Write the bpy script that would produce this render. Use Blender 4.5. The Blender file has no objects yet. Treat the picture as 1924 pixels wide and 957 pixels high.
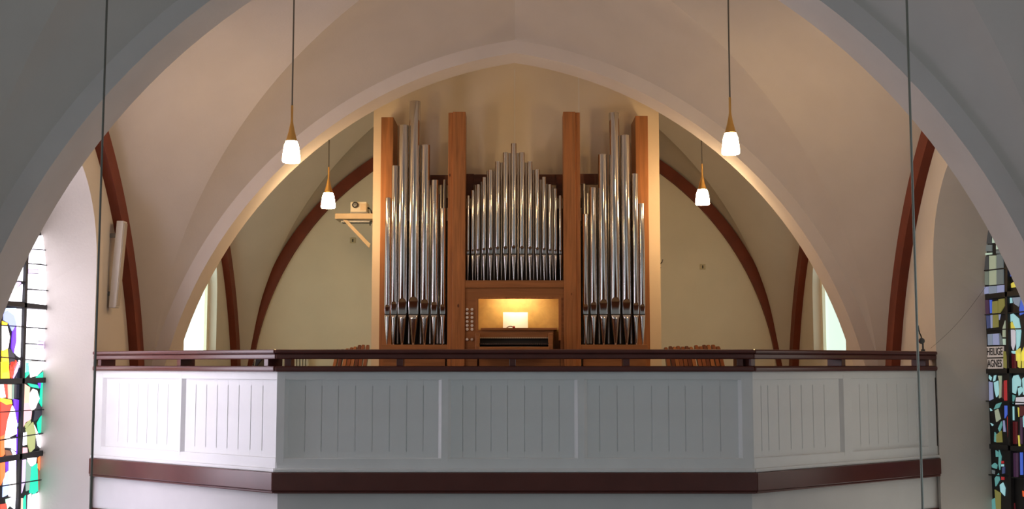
import bpy, bmesh, math, random
from math import sin, cos, pi, sqrt, atan, radians
from mathutils import Vector, Matrix
random.seed(7)
scn = bpy.context.scene
col = scn.collection
EYE = 4.0                                    # eye height above the nave floor
FPX, CXP, CYP = 2230.0, 967.0, 478.5
TH = atan((685 - CYP) / FPX)

# ------------------------------------------------------------------ camera, world, exposure
cam_d = bpy.data.cameras.new('camera')
cam_d.sensor_width = 36.0
cam_d.lens = 36.0 * FPX / 1924.0
cam_d.clip_start = 0.05
cam = bpy.data.objects.new('camera', cam_d)
cam.location = (0, 0, EYE)
cam.rotation_euler = (pi / 2 + TH, 0, atan(5 / FPX))
col.objects.link(cam)
scn.camera = cam
w = bpy.data.worlds.new('sky'); scn.world = w; w.use_nodes = True
w.node_tree.nodes['Background'].inputs[0].default_value = (0.62, 0.74, 0.9, 1)
w.node_tree.nodes['Background'].inputs[1].default_value = 0.6
vs = scn.view_settings
vs.view_transform = 'Standard'; vs.look = 'None'; vs.gamma = 1.0; vs.use_curve_mapping = False
vs.exposure = 0.0
LAMP = 100.0            # radiance of the pendant lamp glass
WIN_LEFT = 3.6         # radiance of the clear glass of the left gallery window
WIN_RIGHT = 0.55
NAVE_L, NAVE_R = 1.65, 1.65
try:
    scn.cycles.use_denoising = True
    scn.cycles.max_bounces = 8
    scn.cycles.diffuse_bounces = 5
    scn.cycles.sample_clamp_indirect = 6.0
except Exception:
    pass

# ------------------------------------------------------------------ helpers
def at(px, py, Y):
    u = (px - CXP) / FPX; v = (CYP - py) / FPX
    d = Vector((u, cos(TH) - v * sin(TH), sin(TH) + v * cos(TH)))
    d *= Y / d.y
    return Vector((d.x, d.y, d.z + EYE))
def atx(px, py, X):
    d = at(px, py, 1.0); d.z -= EYE
    d *= X / d.x
    return Vector((d.x, d.y, d.z + EYE))
def X(px, Y): return at(px, 685, Y).x
def Z(py, Y): return at(CXP, py, Y).z

ORI = {}
def tag(o, label=None, cat=None, group=None, kind=None):
    if label: o['label'] = label
    if cat: o['category'] = cat
    if group: o['group'] = group
    if kind: o['kind'] = kind
    return o
def empty(name, loc, label, cat, group=None, kind=None):
    o = bpy.data.objects.new(name, None); o.location = loc; o.empty_display_size = 0.1
    col.objects.link(o); ORI[o.name] = Vector(loc)
    return tag(o, label, cat, group, kind)

class MB:
    def __init__(s): s.v = []; s.f = []
    def add(s, vs_, fs_):
        b = len(s.v); s.v += [Vector(p) for p in vs_]; s.f += [tuple(b + i for i in f) for f in fs_]; return s
    def box(s, x0, x1, y0, y1, z0, z1):
        return s.add([(x0,y0,z0),(x1,y0,z0),(x1,y1,z0),(x0,y1,z0),(x0,y0,z1),(x1,y0,z1),(x1,y1,z1),(x0,y1,z1)],
                     [(3,2,1,0),(4,5,6,7),(0,1,5,4),(1,2,6,5),(2,3,7,6),(3,0,4,7)])
    def hexa(s, b4, t4):
        return s.add(list(b4) + list(t4), [(3,2,1,0),(4,5,6,7),(0,1,5,4),(1,2,6,5),(2,3,7,6),(3,0,4,7)])
    def prism(s, poly, off):
        n = len(poly); off = Vector(off); a = [Vector(p) for p in poly]
        return s.add(a + [p + off for p in a], [tuple(range(n))[::-1], tuple(range(n, 2*n))] +
                     [(i, (i+1) % n, n + (i+1) % n, n + i) for i in range(n)])
    def lathe(s, prof, n, c, cap=True):
        c = Vector(c); b = []
        for r, z in prof:
            for i in range(n):
                a = 2*pi*i/n; b.append(c + Vector((r*cos(a), r*sin(a), z)))
        fs_ = []
        for k in range(len(prof)-1):
            for i in range(n):
                j = (i+1) % n; fs_.append((k*n+i, k*n+j, (k+1)*n+j, (k+1)*n+i))
        if cap:
            fs_.append(tuple(range(n))[::-1]); m = (len(prof)-1)*n; fs_.append(tuple(range(m, m+n)))
        return s.add(b, fs_)
    def tube(s, path, r, n=8, cap=True):
        path = [Vector(p) for p in path]; b = []; fs_ = []
        for k, p in enumerate(path):
            t = (path[min(k+1, len(path)-1)] - path[max(k-1, 0)]).normalized()
            ref = Vector((0,0,1)) if abs(t.z) < .9 else Vector((1,0,0))
            u = t.cross(ref).normalized(); v_ = t.cross(u)
            for i in range(n):
                a = 2*pi*i/n; b.append(p + (u*cos(a) + v_*sin(a))*r)
        for k in range(len(path)-1):
            for i in range(n):
                j = (i+1) % n; fs_.append((k*n+i, k*n+j, (k+1)*n+j, (k+1)*n+i))
        if cap:
            fs_.append(tuple(range(n))[::-1]); m = (len(path)-1)*n; fs_.append(tuple(range(m, m+n)))
        return s.add(b, fs_)
    def mesh(s, name, mat, origin=(0,0,0), smooth=False, fix=True):
        me = bpy.data.meshes.new(name); o = Vector(origin)
        me.from_pydata([tuple(p - o) for p in s.v], [], s.f)
        if fix:
            bm = bmesh.new(); bm.from_mesh(me); bmesh.ops.recalc_face_normals(bm, faces=bm.faces); bm.to_mesh(me); bm.free()
        if smooth:
            me.shade_smooth(); me.set_sharp_from_angle(angle=radians(35))
        me.materials.append(mat)
        return me
    def build(s, name, mat, parent=None, smooth=False, bevel=0, fix=True, root=None):
        org = Vector((0,0,0))
        if parent is not None: org = ORI[parent.name]
        elif root is not None: org = Vector(root)
        o = bpy.data.objects.new(name, s.mesh(name, mat, org, smooth, fix))
        if parent is not None: o.parent = parent
        elif root is not None: o.location = org
        col.objects.link(o); ORI[o.name] = org
        if bevel:
            m = o.modifiers.new('bevel', 'BEVEL'); m.width = bevel; m.segments = 2; m.limit_method = 'ANGLE'; m.angle_limit = radians(40)
        return o
def struct(o): o['kind'] = 'structure'; return o

# ------------------------------------------------------------------ materials
def new_mat(name):
    m = bpy.data.materials.new(name); m.use_nodes = True
    return m, m.node_tree.nodes, m.node_tree.links, m.node_tree.nodes['Principled BSDF']
def plain(name, c, rough=.6, metal=0, var=0.0, scale=8, bump=0.0, bscale=60, emit=0, ecol=None, coat=0):
    m, n, l, p = new_mat(name)
    p.inputs['Base Color'].default_value = (*c, 1); p.inputs['Roughness'].default_value = rough; p.inputs['Metallic'].default_value = metal
    if coat: p.inputs['Coat Weight'].default_value = coat; p.inputs['Coat Roughness'].default_value = .2
    tc = n.new('ShaderNodeTexCoord')
    if var:
        no = n.new('ShaderNodeTexNoise'); no.inputs['Scale'].default_value = scale; no.inputs['Detail'].default_value = 4
        l.new(tc.outputs['Object'], no.inputs['Vector'])
        r = n.new('ShaderNodeValToRGB'); r.color_ramp.elements[0].position = .3; r.color_ramp.elements[1].position = .7
        r.color_ramp.elements[0].color = (*[x*(1-var) for x in c], 1); r.color_ramp.elements[1].color = (*[min(1, x*(1+var)) for x in c], 1)
        l.new(no.outputs['Fac'], r.inputs['Fac']); l.new(r.outputs['Color'], p.inputs['Base Color'])
    if bump:
        nb = n.new('ShaderNodeTexNoise'); nb.inputs['Scale'].default_value = bscale; nb.inputs['Detail'].default_value = 5
        l.new(tc.outputs['Object'], nb.inputs['Vector'])
        b = n.new('ShaderNodeBump'); b.inputs['Strength'].default_value = bump; b.inputs['Distance'].default_value = .01
        l.new(nb.outputs['Fac'], b.inputs['Height']); l.new(b.outputs['Normal'], p.inputs['Normal'])
    if emit:
        p.inputs['Emission Color'].default_value = (*(ecol or c), 1); p.inputs['Emission Strength'].default_value = emit
    return m
def wood(name, c, stretch=(9, 9, .55), rough=.45, knots=True, var=.28):
    m, n, l, p = new_mat(name); p.inputs['Roughness'].default_value = rough
    tc = n.new('ShaderNodeTexCoord'); mp = n.new('ShaderNodeMapping'); mp.inputs['Scale'].default_value = stretch
    l.new(tc.outputs['Object'], mp.inputs['Vector'])
    no = n.new('ShaderNodeTexNoise'); no.inputs['Scale'].default_value = 3.0; no.inputs['Detail'].default_value = 6; no.inputs['Distortion'].default_value = .6
    l.new(mp.outputs['Vector'], no.inputs['Vector'])
    r = n.new('ShaderNodeValToRGB'); e = r.color_ramp.elements
    e[0].position = .3; e[1].position = .72
    e[0].color = (*[x*(1-var) for x in c], 1); e[1].color = (*[min(1, x*(1+var)) for x in c], 1)
    l.new(no.outputs['Fac'], r.inputs['Fac'])
    if knots:
        vo = n.new('ShaderNodeTexVoronoi'); vo.inputs['Scale'].default_value = 4.0
        mp2 = n.new('ShaderNodeMapping'); mp2.inputs['Scale'].default_value = (1.6, 1.6, .8); l.new(tc.outputs['Object'], mp2.inputs['Vector']); l.new(mp2.outputs['Vector'], vo.inputs['Vector'])
        r2 = n.new('ShaderNodeValToRGB'); r2.color_ramp.elements[0].position = .055; r2.color_ramp.elements[1].position = .085
        r2.color_ramp.elements[0].color = (.28, .2, .16, 1); r2.color_ramp.elements[1].color = (1, 1, 1, 1)
        l.new(vo.outputs['Distance'], r2.inputs['Fac'])
        mx = n.new('ShaderNodeMix'); mx.data_type = 'RGBA'; mx.blend_type = 'MULTIPLY'; mx.inputs['Factor'].default_value = 1
        l.new(r.outputs['Color'], mx.inputs[6]); l.new(r2.outputs['Color'], mx.inputs[7]); l.new(mx.outputs[2], p.inputs['Base Color'])
    else:
        l.new(r.outputs['Color'], p.inputs['Base Color'])
    return m
M = {}
M['vault'] = plain('vault_plaster', (.60, .55, .51), .85, var=.03, scale=2.5, bump=.12, bscale=45)
M['rib'] = plain('rib_plaster', (.68, .63, .61), .8, var=.03, scale=3, bump=.1, bscale=50)
M['wall'] = plain('wall_plaster', (.68, .63, .58), .85, var=.03, scale=2.5, bump=.12, bscale=45)
M['cream'] = plain('cream_plaster', (.84, .78, .66), .85, var=.03, scale=2, bump=.15, bscale=35)
M['box'] = plain('organ_wall_cream', (.83, .72, .54), .8, var=.03, scale=2, bump=.08, bscale=30)
M['red'] = plain('red_rib_paint', (.175, .032, .013), .65, var=.12, scale=5, bump=.06, bscale=40)
M['rail'] = plain('maroon_paint', (.105, .029, .023), .28, var=.1, scale=6)
M['white'] = plain('white_paint', (.79, .80, .80), .45, var=.03, scale=4, bump=.05, bscale=30)
M['fascia'] = plain('fascia_plaster', (.68, .67, .66), .8, var=.03, scale=4)
M['pine'] = wood('organ_pine', (.40, .155, .045))
M['oak'] = wood('organ_panel_wood', (.34, .135, .04), (.6, 9, 9), knots=False, var=.2)
M['oakv'] = wood('console_wood', (.52, .36, .13), (3, 3, 3), knots=False, var=.15)
M['beam'] = wood('dark_beam_wood', (.14, .04, .016), (.6, 9, 9), knots=False)
M['board'] = wood('board_wood', (.30, .10, .035), (9, 9, .5), knots=False)
M['board2'] = wood('board_wood_light', (.42, .17, .06), (9, 9, .5), knots=False)
M['board3'] = wood('board_wood_dark', (.17, .055, .025), (9, 9, .5), knots=False)
M['tin'] = plain('pipe_tin', (.64, .62, .61), .13, 1.0)
M['zinc'] = plain('pipe_zinc', (.5, .48, .46), .32, 1.0)
M['slot'] = plain('dark_slot', (.02, .017, .015), .7)
M['dark'] = plain('interior_shade', (.03, .022, .018), .8)  # stands in for the shade inside the organ case
M['black'] = plain('black_plastic', (.02, .02, .022), .35)
M['metalgrey'] = plain('grey_metal', (.2, .2, .2), .45, .6)
M['brass'] = plain('brass', (.75, .48, .16), .28, 1.0)
M['glassglow'] = plain('lamp_glass', (.9, .85, .7), .4, emit=LAMP, ecol=(1, .66, .33))
M['glassglow_rear'] = plain('lamp_glass_rear', (.9, .85, .7), .4, emit=LAMP*1.22, ecol=(1, .66, .33))
M['strip'] = plain('strip_lamp', (.9, .85, .7), .4, emit=34, ecol=(1, .82, .46))
M['cord'] = plain('lamp_cord', (.14, .13, .11), .6)
M['steel'] = plain('steel_cord', (.22, .22, .19), .5, .3)
M['paper'] = plain('paper', (.88, .87, .84), .7)
M['knob'] = plain('stop_knob_ivory', (.75, .70, .68), .35)
M['redplastic'] = plain('red_plastic', (.6, .03, .02), .4)
M['putty'] = plain('projector_case', (.62, .58, .47), .5)
M['shelfwood'] = plain('shelf_board', (.55, .43, .27), .6, var=.08, scale=12)
M['plate'] = plain('socket_plate', (.62, .54, .36), .5)
M['speaker'] = plain('speaker_case', (.62, .58, .54), .5)
M['grille'] = plain('speaker_grille', (.44, .40, .36), .6)
M['chrome'] = plain('chrome', (.8, .85, .84), .15, 1.0)
M['radiator'] = plain('radiator_enamel', (.74, .71, .64), .4)
M['floor'] = plain('stone_floor', (.17, .155, .145), .5, var=.15, scale=3)
M['gfloor'] = wood('gallery_boards', (.20, .13, .08), (.7, 8, 8), knots=False)
M['lead'] = plain('window_lead', (.012, .012, .014), .6)
M['keyw'] = plain('key_dark', (.05, .035, .03), .4)
M['keyl'] = plain('key_light', (.55, .42, .28), .4)

# ------------------------------------------------------------------ the vaulted church
W = 3.95                         # side wall plane
ZS = -1.06                       # springing height relative to the eye
A_C, A_R = (-.645, -1.063), 4.444
RIBH = .14
def arcz(x, c, r): return c[1] + sqrt(max(r*r - (x - c[0])**2, 0))
def arcx(z, c, r): return c[0] + sqrt(max(r*r - (z - c[1])**2, 0))
G_C, G_R = (-.8, -.5), 4.63
XG0 = 3.83
def Gz(x): return max(arcz(min(x, XG0), G_C, G_R), G_C[1])
def Aez(x): return max(arcz(min(x, 3.94), A_C, A_R + RIBH), A_C[1])
FORM1 = ((-2.106, -.952), 4.045)
FORM2 = ((-2.2, -.95), 3.93)
BACK = ((-.246, -.493), 4.0)
PERIOD = 4.65
ARCH = [(-6.10, -5.67), (-1.45, -1.02), (3.2, 3.63), (7.85, 8.28), (12.5, 12.93)]
YEND = 17.0
bays = [(ARCH[i][1], ARCH[i+1][0]) for i in range(4)] + [(ARCH[4][1], YEND)]

def vault(name, y0, y1, form, back_wall=False):
    mid = (y0 + y1) / 2; half = (y1 - y0) / 2
    mb = MB(); N = 40; K = 10
    def Fz(u):
        c, r = form; return max(arcz(u, c, r + .19), ZS) if u < arcx(c[1], c, r + .19) else ZS
    for sx in (-1, 1):
        for sy in (-1, 1):
            yA = mid + sy*half
            # transverse cell (next to the arch)
            grid = []
            for i in range(N+1):
                a = (i/N); x = XG0*sin(a*pi/2)
                za = arcz(min(x, 3.72), BACK[0], BACK[1] + .16) if (back_wall and sy > 0) else Aez(x)
                if back_wall and sy > 0 and x > 3.72: za = BACK[0][1]
                yg = yA + (mid - yA)*(1 - x/XG0)
                row = []
                for k in range(K+1):
                    t = k/K
                    bow = .13*sin(pi*t)*abs(yg - yA)
                    row.append(Vector((sx*x, yA + (yg - yA)*t, EYE + za + (Gz(x) - za)*t + bow)))
                grid.append(row)
            # side cell
            for g, kind in ((grid, 0),):
                b = len(mb.v)
                for r_ in g: mb.v += r_
                for i in range(N):
                    for k in range(K):
                        mb.f.append((b+i*(K+1)+k, b+(i+1)*(K+1)+k, b+(i+1)*(K+1)+k+1, b+i*(K+1)+k+1))
            grid = []
            for i in range(N+1):
                x = XG0*sin(i/N*pi/2); u = half*x/XG0; y = mid + sy*u
                row = []
                for k in range(K+1):
                    t = k/K; bow = .10*sin(pi*t)*(W + .02 - x)
                    row.append(Vector((sx*(W + .02 + (x - W - .02)*t), y, EYE + Fz(u) + (Gz(x) - Fz(u))*t + bow)))
                grid.append(row)
            b = len(mb.v)
            for r_ in grid: mb.v += r_
            for i in range(N):
                for k in range(K):
                    mb.f.append((b+i*(K+1)+k, b+(i+1)*(K+1)+k, b+(i+1)*(K+1)+k+1, b+i*(K+1)+k+1))
            # pier corner below the springing
            mb.add([(sx*XG0, yA, EYE+G_C[1]), (sx*(W+.02), yA, EYE+G_C[1]), (sx*(W+.02), yA, 0), (sx*XG0, yA, 0)], [(0,1,2,3)])
    o = mb.build(name, M['vault'], smooth=True, fix=False)
    return struct(o)
for i, (y0, y1) in enumerate(bays):
    vault('ceiling', y0, y1, FORM2 if i == 4 else FORM1, i == 4)

def band_arch(inner, outer, y0, y1):
    """solid band between two polylines in the x-z plane, swept from y0 to y1"""
    mb = MB(); n = len(inner)
    v = [(p[0], y0, p[1]) for p in inner] + [(p[0], y0, p[1]) for p in outer] + [(p[0], y1, p[1]) for p in inner] + [(p[0], y1, p[1]) for p in outer]
    f = []
    for i in range(n-1):
        f += [(i, i+1, n+i+1, n+i), (2*n+i, 3*n+i, 3*n+i+1, 2*n+i+1), (i, 2*n+i, 2*n+i+1, i+1), (n+i, n+i+1, 3*n+i+1, 3*n+i)]
    f += [(0, n, 3*n, 2*n), (n-1, 3*n-1, 4*n-1, 2*n-1)]
    return mb.add(v, f)
def halfcurve(c, r, off, zfoot, n=36):
    """(x, z) from the foot up to the apex, x >= 0"""
    R_ = r + off; xa = 0
    a0 = 0.0; a1 = math.acos((0 - c[0]) / R_)
    pts = [(c[0] + R_, zfoot)]
    for i in range(n+1):
        a = a1*i/n; pts.append((c[0] + R_*cos(a), c[1] + R_*sin(a)))
    return pts
def full(h): return [(-x, z) for x, z in h[:-1]] + [(0, h[-1][1])] + h[:-1][::-1]
tn = 1
for (y0, y1) in ARCH:
    inn = [(x, z + EYE) for x, z in full(halfcurve(A_C, A_R, 0, -EYE))]
    out = [(x, z + EYE) for x, z in full(halfcurve(A_C, A_R, .33, -EYE))]
    o = band_arch(inn, out, y0, y1).build('trim_%d' % tn, M['rib'], smooth=True); struct(o); tn += 1
# red wall ribs along the side walls
def wall_rib(form, mid, sx, half):
    inn = [(u, z + EYE) for u, z in full(halfcurve(form[0], form[1], 0, -.98))]
    out = [(u, z + EYE) for u, z in full(halfcurve(form[0], form[1], .2, -.98))]
    mb = band_arch(inn, out, W - .09, W + .06)
    mb.v = [Vector((sx*p.y, mid + p.x, p.z)) for p in mb.v]
    return mb
for i, (y0, y1) in enumerate(bays):
    for sx in (-1, 1):
        mb = wall_rib(FORM2 if i == 4 else FORM1, (y0 + y1)/2, sx, (y1 - y0)/2)
        o = mb.build('trim_%d' % tn, M['red'], smooth=True); struct(o); tn += 1
inn = [(x, z + EYE) for x, z in full(halfcurve(BACK[0], BACK[1], 0, -.98))]
out = [(x, z + EYE) for x, z in full(halfcurve(BACK[0], BACK[1], .16, -.98))]
o = band_arch(inn, out, YEND - .07, YEND + .05).build('trim_%d' % tn, M['red'], smooth=True); struct(o); tn += 1

# side walls with window niches
NICHE = ((-.064, .914), 1.114)
GLASS = ((-.36, .60), 1.36)
NSMALL = ((-.344, .914), 1.109)
SHIFT = -.27                      # the window niches sit nearer the nave than the bay's middle
XGL = 4.40
def pointed_loop(c, r, zb, n=14):
    a1 = math.acos(-c[0]/r)
    right = [(c[0] + r, zb)] + [(c[0] + r*cos(a1*i/n), c[1] + r*sin(a1*i/n)) for i in range(n+1)]
    left = [(-x, z) for x, z in right[:-1]][::-1]
    return right + left
ZSILL = -2.6
def side_wall(name, sx):
    bm = bmesh.new()
    def loop(pts, xx):
        vs_ = [bm.verts.new((sx*xx, y, z + EYE)) for y, z in pts]
        es = [bm.edges.new((vs_[i], vs_[(i+1) % len(vs_)])) for i in range(len(vs_))]
        return vs_, es
    edges = []
    _, e = loop([(-6.1, -EYE), (YEND, -EYE), (YEND, 4.6), (-6.1, 4.6)], W); edges += e
    rev = []
    for i, (y0, y1) in enumerate(bays):
        mid = (y0 + y1)/2 + (SHIFT if i < 4 else 0)
        if i < 4:
            a = [(mid + u, z) for u, z in pointed_loop(*NICHE, ZSILL)]; b = [(mid + u, z) for u, z in pointed_loop(*GLASS, ZSILL + .35)]; xg = XGL + .03
        else:
            a = [(mid + u, z) for u, z in pointed_loop(*NSMALL, .07)]; b = [(mid + u*.985, z) for u, z in pointed_loop(*NSMALL, .10)]; xg = W + .17
        va, ea = loop(a, W); edges += ea; vb, _ = loop(b, xg); rev.append((va, vb))
    bmesh.ops.triangle_fill(bm, use_beauty=True, use_dissolve=False, edges=edges)
    for va, vb in rev:
        n = len(va)
        for i in range(n):
            bm.faces.new((va[i], va[(i+1) % n], vb[(i+1) % n], vb[i]))
    me = bpy.data.meshes.new(name); bm.to_mesh(me); bm.free()
    me.materials.append(M['wall']); o = bpy.data.objects.new(name, me); col.objects.link(o); return struct(o)
side_wall('wall_left', -1); side_wall('wall_right', 1)
mb = MB().add([(-W-.1, YEND, 0), (W+.1, YEND, 0), (W+.1, YEND, EYE+4.6), (-W-.1, YEND, EYE+4.6)], [(0,1,2,3)])
struct(mb.build('wall_back', M['cream'], fix=False))
mb = MB().add([(-W-.1, -6.1, 0), (W+.1, -6.1, 0), (W+.1, -6.1, EYE+4.6), (-W-.1, -6.1, EYE+4.6)], [(0,1,2,3)])
struct(mb.build('wall_front', M['wall'], fix=False))
struct(MB().box(-5, 5, -6.5, 17.4, -.2, 0).build('floor', M['floor']))
# the cream wall block the organ stands against, up to the vault
YB = 14.25
struct(MB().box(X(697, YB), X(1243, YB), YB, YEND, EYE - .95, EYE + 3.72).build('wall_organ', M['box']))
for px, y0_, y1_ in ((967, 112, 300), (1090, 150, 330)):
    struct(MB().box(X(px, YB) - .006, X(px, YB) + .006, YB - .004, YB + .01, Z(y1_, YB), EYE + 3.6).build('trim_%d' % tn, M['cream'])); tn += 1

# ------------------------------------------------------------------ windows
def emit_mat(name, c, strength=1.0):
    key = 'e_' + name
    if key not in M:
        M[key] = plain(name, tuple(min(.8, x*.5) for x in c), .15, emit=strength, ecol=c)
    return M[key]
wn = 1
def win_root(label, loc):
    global wn
    o = empty('window_%d' % wn, loc, label, 'window', kind='structure'); wn += 1
    return o
def backing(root, sx, mid, loop, xx, t=.012, name='lead_frame', mat=None):
    mb = MB().prism([(sx*xx, mid + u, z + EYE) for u, z in loop], (sx*t, 0, 0)); return mb.build(name, mat or M['lead'], root)
def pane(root, pts, sx, mat, xx=XGL, t=.008):
    return MB().prism(pts, (sx*t, 0, 0)).build('pane', mat, root)

# colours of the left window: (colour, radiance)
CL = dict(W=((.92, .88, 1.0), WIN_LEFT), P=((1, .93, .9), 1.5), L=((.62, .48, .75), 1.0), B=((.16, .16, .72), 1.0), V=((.16, .04, .72), 1.0),
          BL=((.36, .42, 1.0), 1.05), Y=((1, .62, .04), 1.1), R=((.85, .07, .04), 1.0), O=((1, .2, .05), 1.0), G=((.01, .58, .36), 1.0),
          GG=((.2, .3, .25), 1.0), D=((.03, .03, .05), 1.0), PE=((.95, .5, .38), 1.0), PI=((.9, .45, .5), 1.0), OL=((.32, .35, .14), 1.0),
          PG=((.6, .95, .72), 1.1), BR=((.22, .09, .05), 1.0), LB=((.5, .62, 1.0), 1.0), VP=((.7, .5, .95), 1.0))
L1 = [('W',[(190,165),(240,80),(275,80),(285,165)]),('W',[(185,170),(265,172),(265,255),(183,255)]),('W',[(270,172),(288,172),(296,258),(270,258)]),
 ('W',[(183,262),(245,262),(245,290),(183,290)]),('W',[(250,262),(298,265),(298,298),(250,295)]),('L',[(183,293),(245,295),(245,320),(183,318)]),('W',[(250,300),(298,302),(298,325),(250,322)]),
 ('W',[(183,325),(297,330),(298,425),(180,420)]),('W',[(180,430),(298,436),(298,522),(178,510)]),('W',[(170,550),(245,555),(245,620),(168,618)]),('W',[(250,555),(292,556),(292,625),(250,622)]),
 ('W',[(168,624),(245,626),(243,670),(166,668)]),('W',[(248,628),(291,630),(290,675),(248,672)]),('W',[(166,676),(240,678),(240,770),(162,765)]),('W',[(246,680),(289,682),(288,755),(246,752)]),
 ('L',[(244,758),(287,760),(287,778),(244,776)]),('W',[(162,778),(240,780),(240,802),(162,800)]),('VP',[(244,782),(286,784),(285,806),(244,804)]),('W',[(160,806),(238,808),(236,880),(158,876)]),('W',[(242,808),(285,810),(284,882),(240,880)]),
 ('PG',[(156,884),(195,886),(182,950),(155,957)]),('P',[(200,886),(240,888),(245,950),(187,955)]),('W',[(245,888),(283,890),(282,935),(250,945)]),
 ('W',[(130,240),(168,185),(168,262),(140,290)]),('W',[(98,298),(135,295),(166,268),(163,365),(110,372)]),('L',[(108,380),(130,362),(132,388),(105,415)]),('W',[(40,440),(100,380),(103,414),(80,448),(32,478)]),
 ('W',[(82,453),(110,420),(160,376),(158,500),(35,498),(34,482)]),('LB',[(30,545),(100,545),(103,640),(85,588),(50,563),(25,572)]),('BL',[(25,576),(50,568),(85,594),(100,648),(77,688),(55,638),(25,622)]),
 ('Y',[(15,628),(47,640),(40,658),(15,654)]),('P',[(15,660),(45,664),(60,728),(50,798),(15,815)]),('V',[(80,692),(102,656),(102,758),(86,828),(72,798)]),('W',[(107,550),(155,552),(152,668),(106,660)]),('W',[(106,666),(150,675),(148,780),(106,760)]),
 ('W',[(106,766),(148,786),(146,870),(112,850),(95,830)]),('D',[(50,806),(70,812),(85,840),(95,870),(75,930),(60,900)]),('Y',[(12,820),(46,808),(55,900),(50,950),(12,957)]),('R',[(58,950),(80,932),(100,880),(110,900),(88,950)]),
 ('VP',[(92,950),(115,892),(120,920),(108,950)]),('W',[(122,880),(140,890),(138,950),(127,950)])]
L2 = [('Y',[(8,5),(50,0),(60,110),(8,112)]),('R',[(65,5),(85,0),(95,60),(75,108),(65,90)]),('VP',[(90,40),(108,5),(112,60),(87,108)]),('D',[(112,70),(126,20),(126,108),(97,110)]),('W',[(131,5),(144,5),(140,108),(132,108)]),
 ('W',[(4,148),(20,148),(33,230),(4,235)]),('R',[(24,148),(45,150),(48,232),(38,232)]),('PE',[(50,150),(72,150),(72,240),(54,238)]),('GG',[(76,150),(90,150),(88,240),(79,243)]),('D',[(93,150),(125,150),(122,238),(93,236)]),('W',[(129,150),(143,150),(141,248),(129,238)]),
 ('Y',[(4,235),(70,250),(75,274),(40,280),(4,260)]),('R',[(4,265),(40,286),(74,282),(45,380),(30,470),(4,480)]),('V',[(88,245),(140,257),(135,358),(111,396),(95,320)]),('P',[(80,292),(93,320),(106,400),(104,468),(60,488),(32,516),(46,400)]),
 ('BL',[(113,402),(136,366),(134,428),(116,428)]),('O',[(4,490),(26,477),(26,560),(28,600),(4,630)]),('V',[(111,440),(134,436),(130,598),(106,603)]),('W',[(30,522),(60,497),(100,500),(100,578),(70,560),(30,558)]),('BR',[(32,575),(60,580),(80,612),(40,618)]),('W',[(74,572),(100,590),(100,606),(87,608)]),
 ('O',[(2,662),(30,655),(30,738),(4,800)]),('V',[(38,655),(52,652),(53,700),(40,716)]),('P',[(60,655),(100,645),(100,880),(58,870),(60,720)]),('LB',[(28,734),(54,714),(54,860),(18,878),(20,800)]),('V',[(108,645),(128,640),(125,780),(112,858),(106,800)]),
 ('W',[(66,888),(98,886),(93,957),(70,940)]),('PG',[(38,897),(60,890),(62,938),(45,957)]),('R',[(2,930),(38,925),(48,990),(2,990)]),('BL',[(102,890),(115,890),(112,990),(98,990)]),
 ('G',[(165,10),(183,7),(187,80),(165,104)]),('P',[(190,8),(240,5),(268,60),(238,90),(200,100)]),('W',[(246,5),(285,5),(285,53),(272,53)]),('G',[(240,97),(285,62),(284,105),(235,105)]),
 ('G',[(180,140),(240,152),(252,174),(200,163)]),('PE',[(155,145),(178,160),(192,168),(188,215),(183,265),(150,268)]),('P',[(195,210),(215,180),(238,190),(253,240),(230,298),(206,318),(191,280)]),('V',[(248,138),(264,138),(260,172),(251,163)]),('G',[(269,140),(285,140),(282,308),(257,265),(263,190)]),
 ('PI',[(148,275),(183,272),(203,330),(198,373),(165,393),(147,428)]),('D',[(237,268),(276,310),(273,343),(235,378),(217,386),(227,310)]),('G',[(242,400),(270,348),(272,450),(252,468)]),('OL',[(160,412),(195,378),(198,398),(168,432)]),('OL',[(168,442),(213,398),(228,460),(223,560),(195,588),(182,540),(177,480)]),
 ('W',[(148,465),(170,462),(172,538),(150,543)]),('PI',[(148,560),(174,560),(177,600),(146,603)]),('W',[(222,415),(250,477),(270,482),(262,558),(247,543),(233,470)]),
 ('VP',[(145,645),(165,640),(160,780),(140,850)]),('GG',[(170,642),(198,690),(188,830),(170,838),(167,700)]),('P',[(180,630),(235,625),(230,662),(205,680),(185,665)]),('G',[(203,692),(240,668),(245,838),(220,858),(192,850)]),('O',[(248,627),(268,612),(265,720),(248,690)]),('BR',[(250,708),(264,732),(260,830),(248,838)]),
 ('W',[(184,872),(200,862),(204,990),(178,990)]),('PG',[(210,868),(235,860),(230,990),(210,990)]),('PE',[(130,890),(146,890),(144,990),(128,990)]),('G',[(150,900),(165,872),(165,990),(150,990)]),('W',[(240,862),(258,850),(256,990),(237,990)])]
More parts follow.
